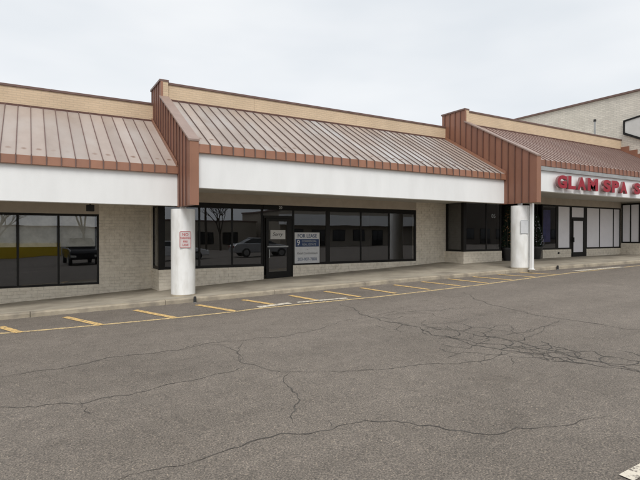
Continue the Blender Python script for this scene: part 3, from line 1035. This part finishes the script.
# --- dividing fins between the stepped roofs
def fin(k, label):
    x0 = BX[k]
    y_f, y_w = E[k] - (0.05 if k == 1 else 0.25), W[k] - 0.04
    y_b = W[k] + 1.27
    zt = PT[k] + 0.03
    zb = BEAM[k - 1] - 0.03
    zs, y_s = BEAM[k - 1] + 0.17, E[k - 1] + 0.30
    zn = ET[k] + RUN * tan(RP) + 0.13
    zf = ET[k] + 0.10
    e = empty('dividing_fin', (x0 + FIN / 2, y_f, zb), 0, label, 'partition', 'metal clad fins between the roofs')
    inv = -Vector(e.location)
    core = MB().prism_x(x0 + 0.02, x0 + FIN - 0.004, [(y_f + 0.02, zb + 0.012), (y_f + 0.02, zf - 0.02), (y_w, zn - 0.02), (y_w, zt - 0.02), (y_b, zt - 0.02), (y_b, zs + 0.012), (y_s, zs + 0.012), (y_s, zb + 0.012)])
    core.build('core', M['copper_dark'], e, loc=inv)
    def top_z(y):
        if y > y_w: return zt - 0.02
        return zf + (zn - zf) * (y - y_f) / (y_w - y_f) - 0.02
    y = y_f + 0.003
    pw = 0.31 if k == 1 else 0.30
    while y < y_b - 0.02:
        yb = min(y + pw, y_b)
        zz = zb if yb < y_s else zs
        prof = [(y + 0.006, zz), (yb - 0.006, zz)]
        if y < y_w < yb:
            prof += [(yb - 0.006, zt - 0.022), (y_w, zt - 0.022), (y_w, top_z(y_w - 0.001)), (y + 0.006, top_z(y))]
        else:
            prof += [(yb - 0.006, top_z(yb)), (y + 0.006, top_z(y))]
        MB().prism_x(x0 - 0.001, x0 + 0.02, prof).build('side_panel', M['copper_dark'], e, loc=inv)
        if y > y_f + 0.1:
            MB().box(x0 - 0.030, x0 - 0.001, y - 0.012, y + 0.012, zz, top_z(y) - 0.005).build('batten', M['batten'], e, loc=inv)
        y += pw
    MB().box(x0, x0 + FIN, y_f - 0.02, y_f + 0.019, zb - 0.003, zf - 0.02).build('front_panel', M['copper'], e, loc=inv, bevel=0.004)
    cap = MB().prism_x(x0 - 0.035, x0 + FIN + 0.02, [(y_f - 0.035, zf - 0.05), (y_f - 0.035, zf), (y_w + 0.002, zn), (y_w + 0.002, zn - 0.05)])
    cap.build('sloping_cap', M['capmetal'], e, loc=inv)
    rz = lambda yy: ET[k - 1] + (yy - E[k - 1]) * tan(RP)
    ya, yb2 = E[k - 1] - 0.03, W[k - 1] - 0.06
    MB().prism_x(x0 - 0.05, x0 - 0.031, [(ya, rz(ya) + 0.005), (yb2, rz(yb2) + 0.005), (yb2, rz(yb2) + 0.12), (ya, rz(ya) + 0.12)]).build('base_flashing', M['copper'], e, loc=inv)
    top = MB().box(x0 - 0.035, x0 + FIN + 0.02, y_w - 0.03, y_b + 0.02, zt - 0.03, zt + 0.035)
    top.build('top_cap', M['coping'], e, loc=inv)
    MB().box(x0 + 0.0, x0 + 0.07, y_w - 0.030, y_w - 0.001, zn - 0.03, zt - 0.03).build('end_panel', M['copper'], e, loc=inv)
    MB().box(x0 + 0.07, x0 + FIN - 0.001, y_w - 0.022, y_w - 0.001, zn - 0.03, zt - 0.03).build('brick_facing', M['brick'], e, loc=inv)
    return e
fin(1, 'brown metal clad fin above the white column with the no parking sign')
fin(2, 'brown metal clad fin between the middle roof and the red lettered shop')

# --- anchor store at the far right
A = empty('anchor_store', (36, 20, -1.0), 0, 'tall pale block building rising behind the right hand shop roof', 'building')
inv = -Vector(A.location)
MB().box(27.86, 50, W[3], 34, -2.0, 7.70).build('block_wall', M['bigwall'], A, loc=inv)
MB().box(27.865, 50, E[3], W[3], BEAM[3], 7.70).build('upper_front', M['bigwall'], A, loc=inv)
cp = MB()
cp.box(27.76, 28.16, E[3] - 0.1, 34.1, 7.70, 7.80)
cp.box(28.16, 50, E[3] - 0.1, E[3] + 0.3, 7.70, 7.80)
cp.build('coping', M['coping'], A, loc=inv)
zr = lambda y: ET[2] + (y - E[2]) * tan(RP)
y = W[2] - 0.02
while y > E[2] + 0.1:
    zz = zr(y)
    MB().box(27.80, 27.862, y - 0.42, y, zz - 0.25, zz + 0.16).build('step_flashing', M['copper_dark'], A, loc=inv)
    y -= 0.42
pn = MB().prism_x(27.76, 27.858, [(14.20, 5.60), (14.20, 6.18), (12.1, 6.48), (12.1, 4.55)])
wp = pn.build('side_canopy', M['pale'], A, loc=inv)
tm = MB()
tm.prism_x(27.72, 27.857, [(14.28, 5.50), (14.28, 6.26), (14.205, 6.18), (14.205, 5.60)])
tm.prism_x(27.72, 27.857, [(14.28, 6.26), (12.1, 6.57), (12.1, 6.485), (14.205, 6.185)])
tm.prism_x(27.72, 27.857, [(14.28, 5.50), (14.205, 5.595), (12.1, 4.545), (12.1, 4.44)])
tm.build('trim', M['frame'], wp)
# return window of the anchor, in line with the others
storefront(A, W[3] + 0.05, W[2] - 0.10, 27.86 - 0.06, -0.40, 1.75, [W[3] + 0.52], head=0.09, jamb=0.06, axis='y', blinds=(0, 1), sill=0.08)
wall_part(A, 'low_wall', 27.78, 27.85, W[3] - 0.03, W[2] - 0.06, -1.6, -0.40, faces=('x-',), zlow=-1.4)
for ch in A.children:
    if ch.name.split('.')[0] in ('window', 'low_wall'):
        ch.location = inv

# vent pipe behind the parapet
vp = empty('vent_pipe', (27.25, 15.55, 4.3), 0, 'thin dark vent pipe standing up behind the right parapet', 'pipe')
MB().tube((0, 0, 0), (0, 0, 2.15), 0.055, n=12).build('pipe', M['grey'], vp, smooth=True)
MB().tube((0, 0, 2.10), (0, 0, 2.22), 0.075, n=12).build('cap', M['black'], vp, smooth=True)

# ------------------------------------------------------------------ columns
def column(x, y, zb, zt, r, label):
    e = empty('column', (x, y, zb), 0, label, 'column', 'round white columns under the canopy')
    MB().lathe(0, 0, [(r, -0.2), (r, 0.0), (r, (zt - zb) * 0.5), (r, zt - zb)], 48).build('shaft', M['column'], e, smooth=True)
    MB().lathe(0, 0, [(0.09, zt - zb), (0.09, zt - zb + 0.12)], 16).build('neck', M['white'], e, smooth=True)
    MB().lathe(0, 0, [(r + 0.012, -0.15), (r + 0.012, 0.03), (r + 0.002, 0.045)], 48).build('base_grout', M['curb'], e, smooth=True)
    return e
c1x, c1y = 3.66, 13.55
c2x, c2y = 15.95, 11.93
column(c1x, c1y, walk_z(c1x, c1y), 0.735, 0.325, 'round white column carrying a red and white no parking sign')
column(c2x, c2y, walk_z(c2x, c2y), 1.13, 0.325, 'round white column beside the thin white post, near the potted trees')
ps = empty('steel_post', (16.02, 11.47, walk_z(16.02, 11.47)), 0, 'thin square white post tight against the right hand column', 'post')
MB().box(-0.055, 0.055, -0.055, 0.055, 0.0, 1.20 - ps.location.z).build('shaft', M['white'], ps, bevel=0.006)
MB().box(-0.085, 0.085, -0.085, 0.085, -0.02, 0.012).build('base_plate', M['white'], ps)

def plate_on_column(name, cx_, cy_, r, z, az, wdt, hgt, label):
    """rounded plate tangent to a column at compass angle az"""
    d = Vector((cos(az), sin(az)))
    e = empty(name, (cx_ + d.x * (r + 0.006), cy_ + d.y * (r + 0.006), z), az + pi / 2, label, 'sign')
    return e
def rounded(wd, h, rad, y0, y1):
    pts = []
    for (sx, sy, a0) in ((1, 1, 0), (-1, 1, 90), (-1, -1, 180), (1, -1, 270)):
        for k in range(5):
            a = R(a0 + 22.5 * k)
            pts.append((sx * (wd / 2 - rad) + rad * cos(a), sy * (h / 2 - rad) + rad * sin(a)))
    return MB().prism_y(y0, y1, pts)
# no parking sign
az1 = math.atan2(-c1y, -c1x) + R(10)
sg = plate_on_column('no_parking_sign', c1x, c1y, 0.325, -0.105, az1, 0.31, 0.47, 'small no parking sign with red lettering on the white column')
rounded(0.305, 0.457, 0.035, -0.006, 0.004).build('plate', M['noparkwhite'], sg)
def ring(wd, h, rad, t, y0, y1):
    a, b = rounded(wd, h, rad, y0, y1), rounded(wd - 2 * t, h - 2 * t, max(rad - t, 0.005), y0, y1)
    n = 20
    va, vb = a.v[:n], b.v[:n]
    m = MB()
    va2, vb2 = [(x, y1, z) for x, y, z in va], [(x, y1, z) for x, y, z in vb]
    fs = []
    for i in range(n):
        j = (i + 1) % n
        fs.append((i, j, n + j, n + i))
        fs.append((i, 2 * n + i, 2 * n + j, j))
    m.add(va + vb + va2, fs)
    return m
ring(0.297, 0.449, 0.032, 0.011, -0.0085, -0.006).build('border', M['redink'], sg)
for tx, z, s_, sx_ in (('NO', 0.135, 0.105, 1.0), ('PARKING', 0.042, 0.075, 0.85), ('FIRE', -0.055, 0.075, 0.9), ('LANE', -0.145, 0.075, 0.9)):
    inst('lettering', text_mesh(tx, s_, M['redink'], 0.001, 0.0015, sx_), sg, (0, -0.0075, z), (R(90), 0, 0))
az2 = math.atan2(-c2y, -c2x) + R(28)
sg2 = plate_on_column('faded_sign', c2x, c2y, 0.325, 0.33, az2, 0.31, 0.47, 'faded blank white sign with grey edge on the right hand column')
rounded(0.305, 0.50, 0.03, -0.006, 0.004).build('plate', M['signwhite'], sg2)
ring(0.300, 0.495, 0.03, 0.012, -0.0085, -0.006).build('border', M['greyink'], sg2)

# for lease sign taped to the shop glass
fs_ = empty('for_lease_sign', (8.72, W[1] - 0.025, -1.0), 0, 'white for lease sign with blue band behind the shop window', 'sign')
MB().box(-0.52, 0.52, -0.012, 0.0, 0.0, 1.12).build('board', M['signwhite'], fs_)
MB().box(-0.49, 0.49, -0.0145, -0.012, 0.60, 0.88).build('blue_band', M['navy'], fs_)
def line_(tx, z, s_, m_, sx_=1.0, off=0.0, sh=0.0, x=0.0, y=-0.0135):
    inst('lettering', text_mesh(tx, s_, M[m_], 0.001, off, sx_, sh), fs_, (x, y, z), (R(90), 0, 0))
line_('FOR LEASE', 0.99, 0.185, 'navy', 0.92, 0.004)
line_('9', 0.74, 0.27, 'signwhite', 1.0, 0.004, 0, -0.37, -0.016)
line_('COMMERCIAL', 0.80, 0.105, 'greyink', 0.95, 0.001, 0, 0.08, -0.016)
line_('REAL ESTATE', 0.68, 0.105, 'greyink', 0.95, 0.001, 0, 0.08, -0.016)
line_('-', 0.50, 0.12, 'ink', 1.0, 0.002)
line_('Retail Condominium', 0.36, 0.125, 'ink', 0.82, 0.0, 0.25)
line_('203-907-7800', 0.14, 0.155, 'navy', 0.93, 0.001)

dp = empty('paper_notice', (7.52, W[1] - 0.053, -0.12), 0, 'white paper notice taped inside the dark shop door', 'notice')
MB().box(-0.29, 0.29, -0.003, 0.001, 0.0, 0.32).build('sheet', M['paper'], dp)
inst('lettering', text_mesh('Sorry', 0.17, M['ink'], 0.001, 0.002, 1.0, 0.3), dp, (-0.02, -0.0045, 0.17), (R(90), 0, 0))

# red channel letters
gs = empty('shop_sign', (19.0, E[2] + 0.05, 1.93), 0, 'red channel letters reading GLAM SPA on the white band', 'sign')
def letters(word, xl, xr, zc, h):
    n = len(word)
    wts = {'M': 1.25, 'L': 0.85}
    tot = sum(wts.get(c, 1.0) for c in word)
    x = xl
    for ch in word:
        wch = (xr - xl) * wts.get(ch, 1.0) / tot
        me = text_mesh(ch, 1.0, [M['red'], M['redside']], 0.05, 0.055, side=True)
        xsn = [v.co.x for v in me.vertices]
        ysn = [v.co.y for v in me.vertices]
        kx = (wch * 0.86) / (max(xsn) - min(xsn))
        ky = h / (max(ysn) - min(ysn))
        mx_, my_ = (max(xsn) + min(xsn)) / 2, (max(ysn) + min(ysn)) / 2
        for v in me.vertices:
            v.co.x = (v.co.x - mx_) * kx
            v.co.y = (v.co.y - my_) * ky
        me.name = 'letter'
        inst('letter', me, gs, (x + wch / 2 - gs.location.x, -0.16, zc - gs.location.z), (R(90), 0, 0))
        for dz in (-h * 0.3, h * 0.3):
            pass
        x += wch
letters('GLAM', 17.02, 19.83, 2.05, 0.50)
letters('SPA', 20.10, 22.02, 2.05, 0.50)
letters('S', 22.50, 23.10, 2.05, 0.50)
rw = MB()
for a, b in ((17.1, 19.75), (20.2, 21.95), (22.55, 23.05)):
    rw.box(a, b, -0.112, 0.008, 0.08, 0.18)
rw.build('raceway', M['white'], gs)

# flood light under the left beam
flt = empty('soffit_light', (1.45, 14.9, BEAM[0] + 0.16), 0, 'small dark light fixture under the left canopy', 'light')
MB().box(-0.10, 0.10, -0.08, 0.08, -0.30, -0.12).build('housing', M['black'], flt, bevel=0.01)
MB().tube((0, 0, -0.12), (0, 0, 0), 0.02).build('stem', M['black'], flt)

# stubs at the curb
for (px, py, lab) in ((196.5, 303.2, 'short dark pipe stub at the curb near the no parking column'), (550, 269.0, 'short dark pipe stub at the curb past the right hand column')):
    g = gp(px, py)
    st = empty('pipe_stub', (g.x, curb_y(g.x) - 0.05, road_z(g.x, g.y)), 0, lab, 'pipe', 'pipe stubs at the curb')
    MB().lathe(0, 0, [(0.04, -0.05), (0.04, 0.13), (0.03, 0.16)], 10).build('pipe', M['black'], st, smooth=True)
    MB().lathe(0, 0, [(0.05, 0.0), (0.05, 0.02)], 10).build('collar', M['steel'], st)

# ------------------------------------------------------------------ potted, decorated conifers by the recessed entrance
def potted_tree(x, y, h, rad, bauble, label, seed):
    rr = random.Random(seed)
    zb = walk_z(x, y)
    e = empty('potted_tree', (x, y, zb), 0, label, 'potted tree', 'potted conifers flanking the entrance')
    MB().lathe(0, 0, [(0.17, 0), (0.26, 0.50), (0.29, 0.50), (0.29, 0.58), (0.25, 0.58), (0.24, 0.52)], 20).build('pot', M['pot'], e, smooth=True)
    MB().tube((0, 0, 0.5), (0, 0, h * 0.9), 0.03, 0.01).build('trunk', M['bark'], e)
    nd = MB()
    for i in range(2600):
        t = rr.random() ** 1.25
        z = 0.62 + t * (h - 0.62)
        rmax = rad * (1 - t) ** 0.75 * (0.75 + 0.25 * sin(z * 14)) + 0.03
        a = rr.uniform(0, 2 * pi)
        q = rmax * rr.uniform(0.35, 1.0)
        c = Vector((q * cos(a), q * sin(a), z))
        d = Vector((cos(a + rr.uniform(-.6, .6)), sin(a + rr.uniform(-.6, .6)), rr.uniform(-0.5, 0.3))).normalized() * rr.uniform(0.05, 0.11)
        s_ = d.orthogonal().normalized() * 0.012
        nd.add([c - s_, c + s_, c + d], [(0, 1, 2)])
    tag(nd.build('foliage', M['needle'], e), kind='stuff')
    bb = MB()
    for i in range(90):
        t = rr.random() ** 1.1
        z = 0.66 + t * (h - 0.75)
        rmax = rad * (1 - t) ** 0.75
        a = rr.uniform(pi * 0.9, 2.1 * pi)
        c = Vector((rmax * cos(a), rmax * sin(a), z))
        r_ = rr.uniform(0.015, 0.032)
        v = [c + Vector(q) * r_ for q in ((1, 0, 0), (-1, 0, 0), (0, 1, 0), (0, -1, 0), (0, 0, 1), (0, 0, -1))]
        bb.add(v, [(0, 2, 4), (2, 1, 4), (1, 3, 4), (3, 0, 4), (2, 0, 5), (1, 2, 5), (3, 1, 5), (0, 3, 5)])
    tag(bb.build('bauble', M[bauble], e), kind='stuff')
    return e
potted_tree(18.42, 14.42, 2.45, 0.34, 'gold', 'potted conifer with warm coloured baubles left of the recessed entrance', 3)
potted_tree(20.45, 14.40, 2.1, 0.34, 'silver', 'potted conifer with bluish silver baubles right of the recessed entrance', 4)

# ------------------------------------------------------------------ across the lot (seen mirrored in the shop glass)
def far_building(name, x0, x1, yf, zt, label, kindm, base=None, band=None):
    zg = road_z((x0 + x1) / 2, yf)
    e = empty(name, ((x0 + x1) / 2, yf, zg), 0, label, 'building', 'buildings across the lot')
    inv = -Vector(e.location)
    MB().box(x0, x1, yf - 14, yf, zg - 1, zt).build('wall', M[kindm], e, loc=inv)
    if base:
        MB().box(x0 + 0.01, 3.4, yf, yf + 0.08, zg - 0.9, base).build('base_band', M['yellow'], e, loc=inv)
    if band:
        MB().box(x0 - 0.2, x1 + 0.2, yf, yf + 1.6, band[0], band[1]).build('canopy_band', M['white'], e, loc=inv)
    MB().box(x0 - 0.15, x1 + 0.15, yf - 14.1, yf + 0.12, zt, zt + 0.18).build('coping', M['coping'], e, loc=inv)
    x = x0 + 1.5
    i = 0
    while x < x1 - 3:
        if not base:
            wn = MB().box(x, x + 2.2, yf + 0.003, yf + 0.06, zg + (0.1 if i % 3 == 1 else 0.8), zg + 2.5).build('window', M['frame'], e, loc=inv)
            MB().box(x + 0.08, x + 1.06, yf + 0.06, yf + 0.075, zg + 0.9, zg + 2.4).build('pane', M['carglass'], wn)
            MB().box(x + 1.14, x + 2.12, yf + 0.06, yf + 0.075, zg + 0.9, zg + 2.4).build('pane', M['carglass'], wn)
        x += 3.6
        i += 1
far_building('store_building', -16, 10.5, -38, 1.1, 'pale store with yellow lower wall across the lot, seen mirrored in the left window', 'pale', base=-0.9)
far_building('store_building', 11.5, 29.0, -36, 2.0, 'low tan store across the lot, mirrored left of the dark door', 'tan')
far_building('store_building', 56.0, 120.0, -24, 9.0, 'added tall brown block that keeps bright sky out of the right hand glass', 'brownwall')  # unseen block, added to darken the reflections in the right shop's panes
far_building('store_building', 30.0, 55.0, -30, 3.6, 'long tan shop row with white canopy band across the lot', 'tan', band=(1.5, 3.0))

def car(x, y, rz, paint, label, cat='car', pickup=False):
    zg = road_z(x, y)
    e = empty('parked_' + ('pickup' if pickup else 'car'), (x, y, zg), rz, label, cat, 'vehicles parked across the lot')
    if pickup:
        L, H, Wd, wr = 5.6, 1.88, 1.98, 0.40
        body = [(-2.8, 0.55), (-2.75, 1.18), (-0.75, 1.20), (1.05, 1.22), (2.55, 1.12), (2.78, 0.95), (2.8, 0.45), (-2.7, 0.42)]
        cab = [(-0.72, 1.2), (-0.60, 1.82), (0.45, 1.88), (1.10, 1.24)]
        wx = (-1.85, 1.85)
    else:
        L, H, Wd, wr = 4.7, 1.45, 1.82, 0.33
        body = [(-2.35, 0.42), (-2.33, 0.85), (-2.1, 1.02), (-1.5, 1.06), (0.9, 1.0), (2.0, 0.82), (2.3, 0.66), (2.35, 0.35), (-2.25, 0.30)]
        cab = [(-1.65, 1.05), (-0.95, 1.40), (0.05, 1.45), (1.15, 0.99)]
        wx = (-1.40, 1.42)
    def loft(prof, w0, w1):
        zs = [p[1] for p in prof]
        lo, hi = min(zs), max(zs)
        n = len(prof)
        wv = [w0 + (w1 - w0) * (z - lo) / (hi - lo) for _, z in prof]
        vs = [(p[0], -wv[i] / 2, p[1]) for i, p in enumerate(prof)] + [(p[0], wv[i] / 2, p[1]) for i, p in enumerate(prof)]
        fs = [tuple(range(n)), tuple(range(n, 2 * n))[::-1]] + [((i + 1) % n, i, n + i, n + (i + 1) % n) for i in range(n)]
        return MB().add(vs, fs)
    loft(body, Wd, Wd * 0.97).build('body', M[paint], e, bevel=0.07)
    loft(cab, Wd * 0.93, Wd * 0.72).build('cabin_glass', M['carglass'], e, bevel=0.05)
    top = max(c[1] for c in cab)
    MB().box(cab[1][0] + 0.02, cab[2][0] + 0.1, -Wd * 0.37, Wd * 0.37, top - 0.05, top + 0.02).build('roof', M[paint], e, bevel=0.03)
    for sx in wx:
        for sy in (-1, 1):
            wm = MB()
            yy = sy * (Wd / 2 - 0.10)
            wm.tube((sx, yy - 0.11, wr), (sx, yy + 0.11, wr), wr, n=20)
            wh = wm.build('wheel', M['black'], e, smooth=True)
            MB().tube((sx, yy + sy * 0.10, wr), (sx, yy + sy * 0.125, wr), wr * 0.6, n=14).build('rim', M['steel'], wh)
    for sy in (-1, 1):
        MB().box(body[-3][0] - 0.04, body[-3][0] + 0.03, sy * Wd * 0.38 - 0.18, sy * Wd * 0.38 + 0.18, 0.62, 0.76).build('headlight', M['lamp'], e)
        MB().box(body[0][0] - 0.02, body[0][0] + 0.06, sy * Wd * 0.38 - 0.15, sy * Wd * 0.38 + 0.15, 0.72, 0.88).build('tail_light', M['taillamp'], e)
    return e
car(15.8, -4.6, R(8), 'carsilver', 'silver sedan parked across the lot, mirrored left of the dark door')
car(9.6, -6.5, R(2), 'carwhite', 'white sedan parked across the lot, mirrored behind the no parking column')
car(3.2, -6.6, R(88), 'carblack', 'black pickup parked behind the photographer, mirrored in the left window', 'pickup', True)

def pole(x, y, h, label):
    zg = road_z(x, y)
    e = empty('utility_pole', (x, y, zg), 0, label, 'pole', 'poles across the lot')
    MB().tube((0, 0, 0), (0, 0, h), 0.14, 0.09, 10).build('shaft', M['bark'], e)
    MB().box(-1.1, 1.1, -0.06, 0.06, h - 0.9, h - 0.75).build('crossarm', M['bark'], e)
pole(17.5, -24, 8.5, 'wooden utility pole across the lot, mirrored beside the white column')
pole(33.0, -22, 9.0, 'wooden utility pole across the lot in front of the long shop row')

def bare_tree(x, y, h, seed, label):
    rr = random.Random(seed)
    zg = road_z(x, y)
    e = empty('bare_tree', (x, y, zg), 0, label, 'tree', 'bare trees across the lot')
    tk, br = MB(), MB()
    def grow(p, d, L, r, dep):
        q = p + d * L
        (tk if dep > 4 else br).tube(p, q, r, r * 0.68, 6 if dep > 3 else 4, caps=False)
        if dep == 0: return
        for _ in range(3 if dep > 2 else 2):
            nd = (d + Vector((rr.uniform(-1, 1), rr.uniform(-1, 1), rr.uniform(-0.2, 0.6))) * 0.75).normalized()
            grow(q, nd, L * rr.uniform(0.62, 0.82), r * 0.62, dep - 1)
    grow(Vector((0, 0, -0.1)), Vector((0, 0, 1)), h * 0.27, h * 0.022, 5)
    tk.build('trunk', M['bark'], e)
    tag(br.build('branches', M['bark'], e), kind='stuff')
bare_tree(-3.0, -30, 9, 2, 'bare tree across the lot before the pale store, mirrored at far left')
bare_tree(5.5, -31, 10, 5, 'bare tree across the lot before the pale store, mirrored above the pickup')
bare_tree(21, -29, 8, 9, 'bare tree across the lot in front of the low tan store')
